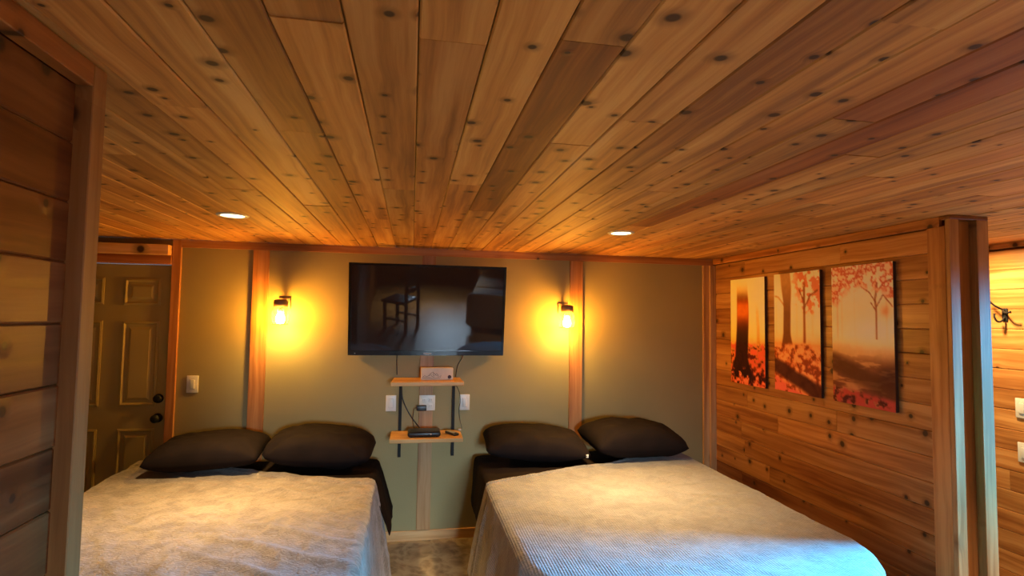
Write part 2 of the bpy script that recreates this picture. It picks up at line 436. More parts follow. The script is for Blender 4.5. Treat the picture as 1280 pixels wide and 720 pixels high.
# near left partition: head trim and end post
trim((XP, -.9, 2.072), (-.645, 1.219, H-.002), 'cedar', (.8, .72, .68, 1), along=1)
trim((-.80, 1.2195, 0), (-.645, 1.267, H-.002), 'pale_wood', (.54, .45, .34, 1))
# baseboard on the back wall
bb = struct(box('baseboard_back', (DX1+.06, D-.014, 0), (XR-.06, D-.0005, .070), 'pale_wood', bevel=.003)); bb.color = (1.05, 1.0, .9, 1)

# ------------------------------------------------------------------ door_1, six panels
door = struct(box('door_1', (DX0+.004, D+.004, .006), (DX1-.003, D+.044, DZ-.004), 'door_paint', org=(DX0+.004, D+.004, 0)), 'olive painted six panel door behind the bed')
def panel(x0, x1, z0, z1):
    """raised panel: a sunk bevel ring with a raised field, proud of the door leaf"""
    bm = bmesh.new()
    def ring(i, y): return [bm.verts.new((x, y, z)) for x, z in ((x0+i, z0+i), (x1-i, z0+i), (x1-i, z1-i), (x0+i, z1-i))]
    R = [ring(0, 0), ring(0, -.006), ring(.012, -.010), ring(.022, -.001), ring(.040, -.001), ring(.056, -.008)]
    for A, B in zip(R, R[1:]):
        for k in range(4): bm.faces.new((A[k], A[(k+1) % 4], B[(k+1) % 4], B[k]))
    bm.faces.new(R[-1])
    return new_obj('door_panel', from_bm(bm, 'door_panel'), 'door_paint', door, (-DX0-.004+0, 0, 0))
for (a, b) in ((-1.915, -1.690), (-2.360, -2.035)):
    for (z0, z1) in ((1.665, 1.845), (.985, 1.555), (.20, .835)): panel(a, b, z0, z1)
for nm, z in (('deadbolt', 1.035), ('knob', .905)):
    k = lathe('door_'+nm, [(0, 0), (.031, 0), (.031, .006), (.012, .012), (.012, .030 if nm == 'knob' else .014), (.026, .038 if nm == 'knob' else .018), (.027, .052 if nm == 'knob' else .024), (.016, .062 if nm == 'knob' else .028), (0, .064 if nm == 'knob' else .029)], 'black_metal', door, (-DX0-.004+DX1-.050, 0, z), (PI/2, 0, 0))

# ------------------------------------------------------------------ windows outside the view
def window(name, axis, plane, hole, nmull):
    b0, b1, z0, z1 = hole
    bm = bmesh.new()
    def bx(p, q, r, s, d=.06):
        if axis == 'y': add_box(bm, (p, plane-d, r), (q, plane, s))
        else: add_box(bm, (plane, p, r), (plane+d, q, s))
    t = .05
    bx(b0, b0+t, z0, z1); bx(b1-t, b1, z0, z1); bx(b0+t, b1-t, z0, z0+t); bx(b0+t, b1-t, z1-t, z1)
    for k in range(nmull):
        c = b0+(b1-b0)*(k+1)/(nmull+1); bx(c-.02, c+.02, z0+t, z1-t)
    fr = struct(new_obj(name, from_bm(bm, name), 'white_plastic'))
    if axis == 'y': g = box('window_pane', (b0+t, plane-.034, z0+t), (b1-t, plane-.028, z1-t), 'window_glass', fr)
    else: g = box('window_pane', (plane+.028, b0+t, z0+t), (plane+.034, b1-t, z1-t), 'window_glass', fr)
window('window_1', 'y', YF-.02, WIN1, 1)
window('added_window_2', 'x', XH+.03, WIN2, 1)  # unseen window added to go with the bed foot beam

# ------------------------------------------------------------------ recessed ceiling lights
def downlight(x, y, label, power, lensmat='led_lens', spread=math.radians(78)):
    t = thing('ceiling_light', label, 'light', (x, y, H), group='recessed ceiling lights')
    lathe('trim_ring', [(.055, -.001), (.060, -.006), (.072, -.006), (.078, -.001), (.078, .002), (.055, .002)], 'white_plastic', t, n=40)
    lathe('lens', [(0, -.003), (.056, -.003), (.056, .001)], lensmat, t, n=40)
    l = area('downlight', (0, 0, -.012), (0, 0, -1), .10, .10, power, WARM, 'DISK', spread); l.parent = t
    return t
downlight(-.915, 2.99, 'round recessed ceiling light over the bed beside the door', 11)
downlight(1.186, 2.99, 'round recessed ceiling light over the bed beside the boarded wall', 11)
downlight(3.16, 2.75, 'round recessed ceiling light in the hall beyond the boarded wall', 20, spread=math.radians(170))
downlight(2.95, .30, 'added ceiling light in the hall that warms the end post', 44, spread=math.radians(112))  # added out of view to brighten the lower end post
downlight(.25, -1.70, 'added fill ceiling light above the slatted wooden chair', 30)  # added behind the camera for ceiling bounce and the screen reflection

# ------------------------------------------------------------------ wall sconces
def rounded(name, lo, hi, mat, parent, bev, seg=3): return box(name, lo, hi, mat, parent, bev, seg, True)
def sconce(x, yaw, label):
    t = thing('wall_sconce', label, 'wall lamp', (x, D, 1.63), (0, 0, yaw), group='wall sconces')
    rounded('wall_plate', (-.040, -.014, .028), (.040, -.0005, .105), 'bronze', t, .005)
    tube('arm', [(0, -.012, .066), (0, -.092, .066)], .011, 'bronze', t)
    lathe('cap', [(0, .088), (.030, .088), (.044, .082), (.048, .068), (.046, .036), (.042, .036), (.042, .05), (0, .052)], 'bronze', t, (0, -.128, 0))
    cage = lathe('glass_shade', [(.043, .040), (.055, .015), (.062, -.015), (.060, -.045), (.054, -.068), (.052, -.080)], 'amber_glass', t, (0, -.128, 0), n=32)
    bm = bmesh.new()
    for k in range(4):
        a = PI/4 + k*PI/2
        tube_bm(bm, smooth_pts([(r*math.cos(a), r*math.sin(a), z) for r, z in ((.045, .04), (.058, .014), (.065, -.015), (.063, -.045), (.056, -.08))], 3), .0018, 5)
    for z, r in ((-.081, .055),):
        tube_bm(bm, [(r*math.cos(q), r*math.sin(q), z) for q in [2*PI*i/24 for i in range(25)]], .0022, 5)
    new_obj('wire_cage', from_bm(bm, 'wire_cage'), 'bronze', t, (0, -.128, 0), smooth=True)
    lathe('socket', [(0, .05), (.016, .05), (.016, .005), (0, .005)], 'black_metal', t, (0, -.128, 0))
    lathe('bulb', [(.012, .006), (.015, -.008), (.026, -.028), (.030, -.048), (.026, -.066), (.013, -.076), (0, -.078)], 'bulb_glow', t, (0, -.128, 0))
    return t
sconce(-.885, 0, 'lit amber wall sconce between the television and the door')
sconce(1.150, 0, 'lit amber wall sconce beside the timber strip over the pillows')

# ------------------------------------------------------------------ television
TVW, TVH = 1.118, .66
tv = thing('television', 'large black flat television tilted forward on the green wall', 'television', (.1195, 4.052, 1.335), (math.radians(8.8), 0, math.radians(0)))
bmx = bmesh.new()   # bezel frame
t_, tb = .014, .034
for lo, hi in (((-TVW/2, -.012, 0), (TVW/2, .03, tb)), ((-TVW/2, -.012, TVH-t_), (TVW/2, .03, TVH)), ((-TVW/2, -.012, tb), (-TVW/2+t_+.004, .03, TVH-t_)), ((TVW/2-t_-.004, -.012, tb), (TVW/2, .03, TVH-t_))):
    add_box(bmx, lo, hi)
new_obj('bezel', from_bm(bmx, 'bezel'), 'black_gloss', tv)
box('back_shell', (-TVW/2+.02, .030, .03), (TVW/2-.02, .045, TVH-.03), 'black_plastic', tv, .004)
m_, nt_, b_ = nodemat('screen')
b_.inputs['Base Color'].default_value = (.024, .017, .017, 1); b_.inputs['Roughness'].default_value = .025; b_.inputs['Specular IOR Level'].default_value = .5; b_.inputs['IOR'].default_value = 1.52
box('screen', (-TVW/2+t_+.004, -.007, tb), (TVW/2-t_-.004, .02, TVH-t_), 'screen', tv)
box('brand_plate', (-.028, -.0135, .010), (.028, -.012, .017), 'silver_plastic', tv)
box('status_light', (-TVW/2+.045, -.0135, .012), (-TVW/2+.052, -.012, .017), 'silver_plastic', tv)
box('wall_mount', (-.18, .045, .22), (.18, .058, .46), 'black_metal', tv)

# ------------------------------------------------------------------ switch plates and outlet
def plate(name, loc, nrm, label, kind='switch', wd=.074, ht=.116, group='white rocker switches'):
    """local x to the right, y out of the wall"""
    rz = {'-y': 0, '-x': -PI/2}[nrm]
    t = thing(name, label, 'switch' if kind == 'switch' else 'outlet', loc, (0, 0, rz), group=group)
    rounded('cover_plate', (-wd/2, -.007, 0), (wd/2, 0, ht), 'white_plastic', t, .003)
    n = 1 if kind == 'switch' else 2
    for i in range(n):
        cx = 0 if n == 1 else (-.024, .024)[i]
        if kind == 'switch':
            bm = bmesh.new(); add_box(bm, (cx-.0165, -.0078, ht/2-.034), (cx+.0165, -.004, ht/2+.034))
            new_obj('switch_frame', from_bm(bm, 'switch_frame'), 'silver_plastic', t)
            r = rounded('rocker', (cx-.015, -.013, ht/2-.032), (cx+.015, -.006, ht/2+.032), 'white_plastic', t, .003)
        else:
            for j in (-1, 1):
                f = rounded('socket_face', (cx-.016, -.010, ht/2+j*.022-.015), (cx+.016, -.006, ht/2+j*.022+.015), 'white_plastic', t, .002)
                for sxx in (-.006, .006): box('slot', (sxx-.001, -.003, .011), (sxx+.001, -.0015, .021), 'black_plastic', f)
    return t
plate('light_switch', (-1.4625, D-.0005, 1.072), '-y', 'white rocker switch between the door and the timber strip')
plate('light_switch', (-.132, D-.0005, .925), '-y', 'white rocker switch beside the shelf on the door side')
plate('light_switch', (.4035, D-.0005, .926), '-y', 'white rocker switch beside the shelf on the boarded wall side')
plate('power_outlet', (.127, D-.0205, .930), '-y', 'white double outlet on timber between the shelves', kind='outlet', wd=.116, ht=.112, group=None)
plate('light_switch', (XH-.0015, 2.655, 1.070), '-x', 'upper white switch plate on hall boards under the hook')
plate('light_switch', (XH-.0015, 2.650, .812), '-x', 'lower white switch plate on hall boards under the hook')

# adapter plugged into the outlet
ad = thing('power_adapter', 'black plug adapter in the outlet between the shelves', 'adapter', (.092, D-.032, .932))
rounded('adapter_body', (-.040, -.045, .004), (.030, 0, .042), 'black_plastic', ad, .005)
tube('adapter_lead', smooth_pts([(-.038, -.022, .023), (-.058, -.02, .018), (-.062, -.012, -.02), (-.065, -.008, -.07), (-.055, -.008, -.125)]), .0022, 'black_plastic', ad, 6)

# ------------------------------------------------------------------ wall shelf
sh = thing('wall_shelf', 'two tier pine shelf on black straps under the television', 'shelf', (.1195, D-.021, .60))
def shelf_board(z, cut_l, cut_r):
    xs0, xs1, yf, yb, th = -.2465, .2480, -.285, -.006, .028
    if cut_r == 'round':
        pts = [(xs0, yf), (xs1, yf)] + [(xs1-.055+.055*math.cos(a)-.0, yb-.10+.10*math.sin(a)) for a in [i*PI/2/6 for i in range(7)]] + [(xs0+cut_l, yb)]
    else: pts = [(xs0, yf), (xs1, yf), (xs1-cut_r, yb), (xs0+cut_l, yb)]
    bm = bmesh.new(); lo = [bm.verts.new((x, y, 0)) for x, y in pts]; hi = [bm.verts.new((x, y, th)) for x, y in pts]
    bm.faces.new(lo[::-1]); bm.faces.new(hi)
    for i in range(len(pts)): j = (i+1) % len(pts); bm.faces.new((lo[i], lo[j], hi[j], hi[i]))
    bmesh.ops.bevel(bm, geom=bm.edges[:], offset=.003, segments=1, affect='EDGES')
    o = new_obj('shelf_board', from_bm(bm, 'shelf_board'), 'shelf_wood', sh, (0, 0, z)); o.color = rcol(1, .05, .02); return o
shelf_board(1.142-.60, .012, .006); shelf_board(.760-.60, .004, 'round')
for x in (-.1845, .1985):
    bm = bmesh.new()
    add_box(bm, (x-.011, -.005, 0), (x+.011, 0, .541))
    for z in (.541, .159): add_box(bm, (x-.011, -.24, z-.004), (x+.011, -.005, z))
    new_obj('shelf_bracket', from_bm(bm, 'shelf_bracket'), 'black_metal', sh)

ZS1, ZS2 = 1.1702, .7882
gb = thing('gift_box', 'cream card box with a mountain sketch on the upper shelf', 'box', (.187, 3.945, ZS1), (0, 0, .0))
rounded('carton', (-.113, -.025, 0), (.113, .025, .084), 'box_card', gb, .004)
def flat_lines(name, lines, y, wd, mat, parent):
    bm = bmesh.new()
    for ln in lines: tube_bm(bm, [(x, y, z) for x, z in ln], wd, 4)
    return new_obj(name, from_bm(bm, name), mat, parent)
flat_lines('mountain_sketch', [[(-.100, .020), (-.085, .030), (-.075, .022), (-.060, .028), (-.048, .042), (-.030, .056), (-.012, .036), (0, .030), (.010, .020), (.030, .030), (.022, .014)],
    [(-.030, .056), (-.022, .044), (-.028, .036), (-.018, .026)], [(-.060, .028), (-.040, .036), (-.036, .024), (-.02, .018)], [(-.105, .012), (-.07, .015), (-.03, .010), (.02, .013)], [(-.012, .036), (-.004, .046), (.012, .028)]], -.0252, .0011, 'ink', gb)
lathe('round_seal', [(0, 0), (.013, 0), (.013, .0008), (0, .0008)], 'seal_ink', gb, (.088, -.0250, .020), (PI/2, 0, 0))

md = thing('media_box', 'flat black media box on the lower shelf', 'media box', (.105, 3.905, ZS2))
rounded('casing', (-.112, -.075, .004), (.112, .075, .038), 'black_plastic', md, .012)
for x in (-.09, .09):
    for y in (-.05, .05): box('foot', (x-.01, y-.01, 0), (x+.01, y+.01, .006), 'black_metal', md)
lathe('logo_mark', [(0, 0), (.006, 0), (.006, .0006), (0, .0006)], 'silver_plastic', md, (.045, -.0748, .022), (PI/2, 0, 0))
rm = thing('remote_control', 'small silver topped black remote lying angled on lower shelf', 'remote', (.300, 3.915, ZS2), (0, 0, math.radians(-62)))
rounded('remote_body', (-.062, -.021, 0), (.062, .021, .018), 'black_plastic', rm, .006)
rounded('remote_top', (-.056, -.017, .016), (.036, .017, .0195), 'silver_plastic', rm, .001)
lathe('remote_button', [(0, 0), (.007, 0), (.007, .002), (0, .002)], 'black_gloss', rm, (.048, 0, .0178), n=12)
def cord(pts, r, parent, name='power_cord'):
    inv = (Matrix.Translation(parent.location) @ parent.rotation_euler.to_matrix().to_4x4()).inverted()
    return tube(name, [inv @ p for p in smooth_pts(pts)], r, 'black_plastic', parent, n=6)
cord([(-.098, 4.075, 1.36), (-.098, 4.082, 1.28), (-.094, 4.085, 1.19)], .0035, tv)
cord([(.395, 4.07, 1.36), (.375, 4.082, 1.31), (.345, 4.084, 1.255), (.33, 4.07, 1.174)], .0025, tv)
cord([(-.058, 4.070, 1.12), (-.050, 4.072, 1.02), (-.005, 4.068, .92), (.045, 4.06, .850), (.080, 4.035, .812), (.10, 3.985, .808)], .0048, md)
cc = thing('charging_cable', 'thin black cable with a tiny white plug at the lower shelf corner', 'cable', (.367, 4.052, ZS2))
cord([(.330, 4.082, 1.12), (.358, 4.088, 1.07), (.372, 4.092, 1.00), (.362, 4.092, .93), (.372, 4.09, .85), (.385, 4.085, .80), (.376, 4.06, .793)], .0018, cc, 'cable')
rounded('plug', (-.010, -.012, 0), (.010, .013, .010), 'white_plastic', cc, .002)

# ------------------------------------------------------------------ canvas prints on the boarded wall
def fnoise(U, V, sx, sy, seed, octv=4):
    rs = np.random.RandomState(seed); out = np.zeros_like(U); amp, tot = 1., 0.
    for o in range(octv):
        gx, gy = int(max(2, sx*2**o))+2, int(max(2, sy*2**o))+2
        g = rs.rand(gy, gx); x = U*(gx-2); y = V*(gy-2)
        xi, yi = np.clip(x.astype(int), 0, gx-2), np.clip(y.astype(int), 0, gy-2); fx, fy = x-xi, y-yi
        fx, fy = fx*fx*(3-2*fx), fy*fy*(3-2*fy)
        out += amp*((g[yi, xi]*(1-fx)+g[yi, xi+1]*fx)*(1-fy) + (g[yi+1, xi]*(1-fx)+g[yi+1, xi+1]*fx)*fy); tot += amp; amp *= .55
    return out/tot
def sm(a, b, x): t = np.clip((x-a)/(b-a), 0, 1); return t*t*(3-2*t)
def lay(img, mask, col): m = mask[..., None]; return img*(1-m) + np.array(col)*m
def grad(V, stops):
    img = np.zeros(V.shape+(3,)); p = [s[0] for s in stops]
    for c in range(3): img[..., c] = np.interp(V, p, [s[1][c] for s in stops])
    return img
def branch(U, V, pts, wd):
    m = np.zeros_like(U)
    for (a, b) in zip(pts, pts[1:]):
        a = np.array(a); b = np.array(b); ab = b-a
        t = np.clip(((U-a[0])*ab[0]*.27 + (V-a[1])*ab[1])/(ab[0]**2*.27+ab[1]**2), 0, 1)
        dd = np.sqrt(((U-a[0]-t*ab[0])*.52)**2 + (V-a[1]-t*ab[1])**2); m = np.maximum(m, 1-sm(wd*.5, wd*1.3, dd))
    return m
def paint(k, U, V):
    n1, n2, n3 = fnoise(U, V, 5, 9, 10+k), fnoise(U, V, 14, 26, 20+k), fnoise(U, V, 3, 30, 30+k)
    if k == 0:
        img = grad(V, [(0, (1, .72, .26)), (.3, (1, .70, .25)), (.55, (1, .48, .10)), (.66, (.85, .20, .05)), (1, (.55, .06, .03))])
        img = lay(img, (1-sm(.0, .9, U))*.35, (1., .42, .03)); img = lay(img, sm(.5, 1, U)*(1-sm(.2, .6, V))*.5, (1, .82, .45))
        g = sm(.58, .64, V+.06*(n1-.5)); img = lay(img, g*sm(.42, .6, n2), (.90, .10, .05)); img = lay(img, g*(1-sm(.34, .48, n2)), (.30, .03, .03))
        tr = (1-sm(.03, .05, np.abs(U-.80+.02*np.sin(V*9))))*sm(.2, .35, V)*(1-sm(.6, .63, V)); img = lay(img, tr*.6, (.75, .26, .03))
        c = .345+.03*np.sin(V*5); hw = .17+.03*(V-.4)+.12*sm(.72, .92, V); tm = 1-sm(hw-.02, hw+.03, np.abs(U-c))
        tm = tm*sm(.0, .25, V)*(1-sm(.9, .96, V+.05*(n2-.5)))
        img = lay(img, tm*.95, (.05, .012, .014)); glow = tm*np.exp(-((V-.30)/.13)**2); img = lay(img, np.clip(glow*1.1, 0, 1), (.85, .16, .02)); img = lay(img, tm*(1-sm(.05, .22, V))*.8, (.95, .5, .10))
        img = lay(img, sm(.80, .95, V)*(1-sm(.40, .55, n2))*.85, (.06, .015, .03)); img = lay(img, sm(.82, .9, V)*sm(.58, .66, n2), (.95, .16, .07))
    elif k == 1:
        img = grad(V, [(0, (.98, .66, .28)), (.25, (1, .78, .42)), (.48, (1, .62, .24)), (.6, (.90, .30, .08)), (1, (.72, .15, .05))])
        fo = (1-sm(.22, .34, V+.25*(n1-.5)+.12*(.6-U)))*sm(.30, .6, U+.3*(n1-.5)); img = lay(img, fo*sm(.40, .55, n2)*.9, (.80, .13, .05))
        img = lay(img, (1-sm(.02, .035, np.abs(U-.68)))*sm(.05, .15, V)*(1-sm(.57, .60, V))*.85, (.48, .12, .03))
        img = lay(img, branch(U, V, [(.68, .3), (.80, .2), (.95, .16)], .010)*.8, (.50, .14, .05)); img = lay(img, branch(U, V, [(.68, .25), (.58, .15)], .008)*.8, (.50, .14, .05))
        for q in (.05, .52, .85): img = lay(img, (1-sm(.012, .03, np.abs(U-q)))*sm(.1, .3, V)*(1-sm(.5, .57, V))*.35, (.80, .34, .08))
        c = .26+.10*V+.02*np.sin(V*8); hw = .085+.05*sm(.5, .66, V)+.03*(1-sm(.1, .3, V)); tm = (1-sm(hw-.02, hw+.02, np.abs(U-c)))*(1-sm(.63, .67, V))
        img = lay(img, tm*.88, (.33, .10, .03)); img = lay(img, tm*(1-sm(.0, .4, V))*.5, (.85, .42, .13)); img = lay(img, branch(U, V, [(.25, .28), (.10, .2), (.02, .19)], .010)*.7, (.55, .2, .05))
        g = sm(.58, .62, V); img = lay(img, g*.75, (.78, .17, .05)); img = lay(img, g*sm(.48, .6, n2)*.7, (.95, .30, .10)); img = lay(img, g*(1-sm(.36, .46, n2))*.7, (.40, .06, .03))
        band = 1-sm(.04, .09, np.abs(V-(.78+.20*U)+.03*(n1-.5))); img = lay(img, band*.9, (.14, .04, .04))
        img = lay(img, sm(0, .06, V-(.84+.20*U))*sm(.38, .5, n2), (.92, .12, .09))
    else:
        img = grad(V, [(0, (.90, .50, .26)), (.2, (.95, .62, .32)), (.38, (.95, .58, .24)), (.50, (1, .72, .30)), (.58, (.80, .40, .14)), (.72, (.42, .17, .07)), (1, (.34, .08, .06))])
        img = lay(img, np.exp(-(((U-.75)/.4)**2+((V-.46)/.10)**2))*.7, (1, .84, .45))
        for q, d in ((.10, .5), (.18, .35), (.9, .3), (.4, .18)): img = lay(img, (1-sm(.008, .022, np.abs(U-q)))*sm(.15, .25, V)*(1-sm(.5, .56, V))*d, (.62, .28, .10))
        for pts, wd in (([(.74, .52), (.745, .35), (.73, .25), (.76, .14)], .010), ([(.735, .27), (.64, .2), (.52, .16), (.45, .10)], .006), ([(.75, .3), (.85, .22), (.98, .30)], .006), ([(.76, .2), (.88, .13), (1.0, .12)], .006), ([(.74, .33), (.66, .27)], .005)):
            img = lay(img, branch(U, V, pts, wd)*.8, (.45, .14, .06))
        fo = 1-sm(.15, .24, V+.16*(n1-.5)-.05*np.cos(U*6)); img = lay(img, fo*sm(.36, .50, n2)*.92, (.74, .12, .06)); img = lay(img, fo*sm(.56, .66, n2), (.95, .36, .18))
        img = lay(img, np.exp(-(((U-.88)/.09)**2+((V-.33)/.05)**2))*.8, (.85, .22, .07))
        g = sm(.58, .66, V); img = lay(img, g*sm(.5, .62, n3)*.45, (.85, .42, .14))
        img = lay(img, (1-sm(.03, .10, np.abs(V-(.70+.19*U))))*.75, (.24, .09, .04)); img = lay(img, np.exp(-(((U-.95)/.2)**2+((V-.78)/.07)**2))*.75, (.12, .04, .04))
        img = lay(img, sm(.0, .04, V-(.86+.05*U))*(.35+.65*sm(.45, .55, n2)), (.66, .09, .07)); img = lay(img, sm(.0, .04, V-(.86+.05*U))*(1-sm(.36, .44, n2))*.7, (.10, .02, .03))
    img = np.clip(img*(.93+.14*n2[..., None]), 0, 1)
    lum = img.mean(axis=2, keepdims=True); img = img*(.45+.55*sm(.08, .42, lum))
    img = 1-(1-img)**(1.1+2.2*sm(.25, .62, lum))
    return np.clip(img, 0, 1)
PAINT_GAIN = .95
def canvas(k, y0, y1, z0, z1, label):
    """y0 > y1: left edge as seen is the one at the larger y; hangs a little clear of the boards"""
    x = XR-.003; dp = .019
    t = thing('canvas_print', label, 'wall art', (x, (y0+y1)/2, z0), group='forest canvas prints')
    nu, nv = 72, 132
    U, V = np.meshgrid(np.linspace(0, 1, nu+1), np.linspace(0, 1, nv+1))
    verts = [(-dp-.0006, (y0-y1)/2-u*(y0-y1), (1-v)*(z1-z0)) for u, v in zip(U.ravel(), V.ravel())]
    faces = [(j*(nu+1)+i, (j+1)*(nu+1)+i, (j+1)*(nu+1)+i+1, j*(nu+1)+i+1) for j in range(nv) for i in range(nu)]
    me = bpy.data.meshes.new('printed_face'); me.from_pydata(verts, [], faces)
    at = me.color_attributes.new('paint', 'FLOAT_COLOR', 'POINT')
    rgb = (paint(k, U, V)*PAINT_GAIN).reshape(-1, 3); buf = np.ones((len(verts), 4), dtype=np.float32); buf[:, :3] = rgb
    at.data.foreach_set('color', buf.ravel())
    new_obj('printed_face', me, 'canvas_print', t)
    box('stretcher', (-dp, -(y0-y1)/2, 0), (0, (y0-y1)/2, z1-z0), 'canvas_edge', t, .003)
canvas(0, 3.822, 3.412, 1.156, 1.930, 'canvas print of one dark tree trunk glowing orange and red')
canvas(1, 3.310, 2.889, 1.166, 1.934, 'canvas print of two brown trees above orange fallen leaves')
canvas(2, 2.795, 2.380, 1.168, 1.935, 'canvas print of a pale misty path under red branches')

# ------------------------------------------------------------------ coat hook in the hall
hk = thing('coat_hook', 'black metal double coat hook on the hall boards', 'hook', (XH-.0015, 2.735, 1.685))
rounded('hook_plate', (-.006, -.016, -.045), (0, .016, .035), 'black_metal', hk, .003)
for nm, pts in (('upper_prong', [(-.004, 0, .02), (-.03, 0, .03), (-.06, .02, .055), (-.075, .045, .095), (-.07, .06, .11)]), ('lower_prong', [(-.004, 0, -.02), (-.03, 0, -.045), (-.055, .005, -.045), (-.065, .012, -.02), (-.062, .014, .0)]),
                ('side_prong', [(-.004, 0, .02), (-.03, -.01, .02), (-.055, -.045, .005), (-.06, -.075, .01)])):
    tube(nm, smooth_pts(pts, 5), [.0055]*(5*(len(pts)-1)) + [.0085], 'black_metal', hk, 8)

# ------------------------------------------------------------------ beds, blankets, sheets, pillows
def drape(name, x0, x1, yfoot, ztop, ov_side, ov_foot, hem, mat, seed, wr=.004, rho=.16, rad=.045, pleat=0., parent=None, yend=None, nu=150, nv=150, label=None, flare=.16, thick=.006, ov_left=None, foldamp=.030, band=0., crease=False):
    """cloth laid on a bed: flat on top, bending over the side and foot edges and hanging in folds.
    hem(u): y of the cloth's head end at cloth coordinate x=u"""
    cx = (x0+x1)/2; W2 = (x1-x0)/2
    ovl = ov_side if ov_left is None else ov_left
    verts, uvs = [], []
    for j in range(nv+1):
        for i in range(nu+1):
            u = -W2-ovl + (2*W2+ovl+ov_side)*i/nu
            y1 = hem(u/W2); y2 = (yfoot-ov_foot) if yend is None else yend
            fj = j/nv; v = y1 + (y2-y1)*fj**1.35
            uvs.append((u, v))
            nx_ = max(-W2+rho, min(W2-rho, u)); ny_ = max(yfoot+rho, v)
            dx, dy = u-nx_, v-ny_; d = math.hypot(dx, dy)
            if d < 1e-6: n_ = (0, 0)
            else: n_ = (dx/d, dy/d)
            e = d-rho
            wv = noise.noise(Vector((u*3.1+seed, v*3.1, 0)))*wr*1.6 + noise.turbulence(Vector((u*9+seed*2, v*9, seed)), 3, False)*wr*.9
            cre = noise.noise(Vector((u*5.5+v*4.0+seed, v*2.0-u*1.2, 3.1))); wv += max(0, .16-abs(cre))*wr*6
            if crease and u > -.2:
                ca, cb = u*.92-v*.40, v+u*.55; cm = max(0, 1-((v-2.45)/.45)**2)*min(1, max(0, (u+.05)/.3))
                wv += .010*cm*max(0, math.sin((u*.55+v*.9)*34+1.2*noise.noise(Vector((u*3, v*3, 7)))))**2
            if band and e < rad: wv += .007*(1-min(1, max(0, (y1-v-band)/.006)))
            if e <= 0:
                P = (u, v, ztop+wv)
            else:
                arc = rad*PI/2
                if e < arc:
                    a = e/rad; hx = rad*math.sin(a); dz = rad*(1-math.cos(a)); k = 0; 
                    off = hx + wv*math.sin(a); zz = ztop-dz + wv*math.cos(a)
                else:
                    s = e-arc; ang = flare; off = rad+s*math.sin(ang)+wv; zz = ztop-rad-s*math.cos(ang); k = s
                    per = (v if abs(n_[0]) > .7 else u) + math.atan2(n_[1], n_[0])*.35
                    fold = math.sin(per*13+seed*1.7)*.6 + math.sin(per*23+seed*3.1)*.35 + noise.noise(Vector((per*6, seed, s)))*.6
                    amp = min(1, k/.28)
                    off += fold*foldamp*amp*(1.25 if abs(n_[0]) < .93 and abs(n_[1]) < .93 else .55)
                    if pleat and abs(n_[0]) > .9:
                        q = y1-v
                        off -= pleat*math.exp(-((q-.13)/.016)**2)*min(1, k/.16) - .016*math.exp(-((q-.18)/.03)**2)*min(1, k/.12)
                P = (nx_+n_[0]*(rho+off), ny_+n_[1]*(rho+off), zz)
            verts.append((P[0], P[1]-yfoot, max(P[2], .012)))
    faces = [(j*(nu+1)+i, j*(nu+1)+i+1, (j+1)*(nu+1)+i+1, (j+1)*(nu+1)+i) for j in range(nv) for i in range(nu)]
    me = bpy.data.meshes.new(name); me.from_pydata(verts, [], faces)
    uvl = me.uv_layers.new(name='cloth'); li = np.empty(len(me.loops), dtype=np.int32); me.loops.foreach_get('vertex_index', li)
    uvl.data.foreach_set('uv', np.array(uvs, dtype=np.float32)[li].ravel())
    bm = bmesh.new(); bm.from_mesh(me); bmesh.ops.recalc_face_normals(bm, faces=bm.faces); bm.to_mesh(me); bm.free()
    loc = (cx, yfoot, 0) if parent is None else (cx-parent.location.x, yfoot-parent.location.y, 0)
    o = new_obj(name, me, mat, parent, loc, smooth=True)
    sd = o.modifiers.new('thickness', 'SOLIDIFY'); sd.thickness = thick; sd.offset = 0
    return o

def slab(name, w2, y0, y1, z0, z1, rfoot, rhead, bev, mat, parent):
    pts = []
    for cx, cy, r, a0 in ((w2-rhead, y1-rhead, rhead, 0), (-w2+rhead, y1-rhead, rhead, 90), (-w2+rfoot, y0+rfoot, rfoot, 180), (w2-rfoot, y0+rfoot, rfoot, 270)):
        pts += [(cx+r*math.cos(math.radians(a0+k*9)), cy+r*math.sin(math.radians(a0+k*9))) for k in range(11)]
    n = len(pts); bm = bmesh.new(); rings = []
    cyc = (y0+y1)/2
    for ins, z in [(bev*(1-math.sin(t)), z0+bev*(1-math.cos(t))) for t in (0, .5, 1.05, PI/2)] + [(bev*(1-math.sin(t)), z1-bev*(1-math.cos(t))) for t in (PI/2, 1.05, .5, 0)]:
        rings.append([bm.verts.new((x*(w2-ins)/w2, cyc+(y-cyc)*((y1-y0)/2-ins)/((y1-y0)/2), z)) for x, y in pts])
    for A, B in zip(rings, rings[1:]):
        for k in range(n): bm.faces.new((A[k], A[(k+1) % n], B[(k+1) % n], B[k]))
    bm.faces.new(rings[0][::-1]); bm.faces.new(rings[-1])
    return new_obj(name, from_bm(bm, name), mat, parent, smooth=True)
def make_bed(x0, x1, yh, yf, label, rfoot):
    t = thing('bed', label, 'bed', ((x0+x1)/2, yf, 0), group='beds')
    w2 = (x1-x0)/2
    for sx in (-1, 1):
        for yy in (.20, yh-yf-.12):
            lathe('leg', [(0, 0), (.028, 0), (.034, .12), (0, .12)], 'black_metal', t, (sx*(w2-.20), yy, 0), n=12)
    slab('box_base', w2-.015, .015, yh-yf-.01, .12, .36, rfoot, .04, .02, 'dark_sheet', t)
    slab('mattress', w2, 0, yh-yf, .3605, .612, rfoot, .06, .05, 'dark_sheet', t)
    return t
BL = (-1.705, -.225, 4.03, 1.98); BR = (.500, 1.985, 4.03, 1.85)
bedL = make_bed(*BL, 'bed with dark sheets beside the olive door under a taupe blanket', .20)
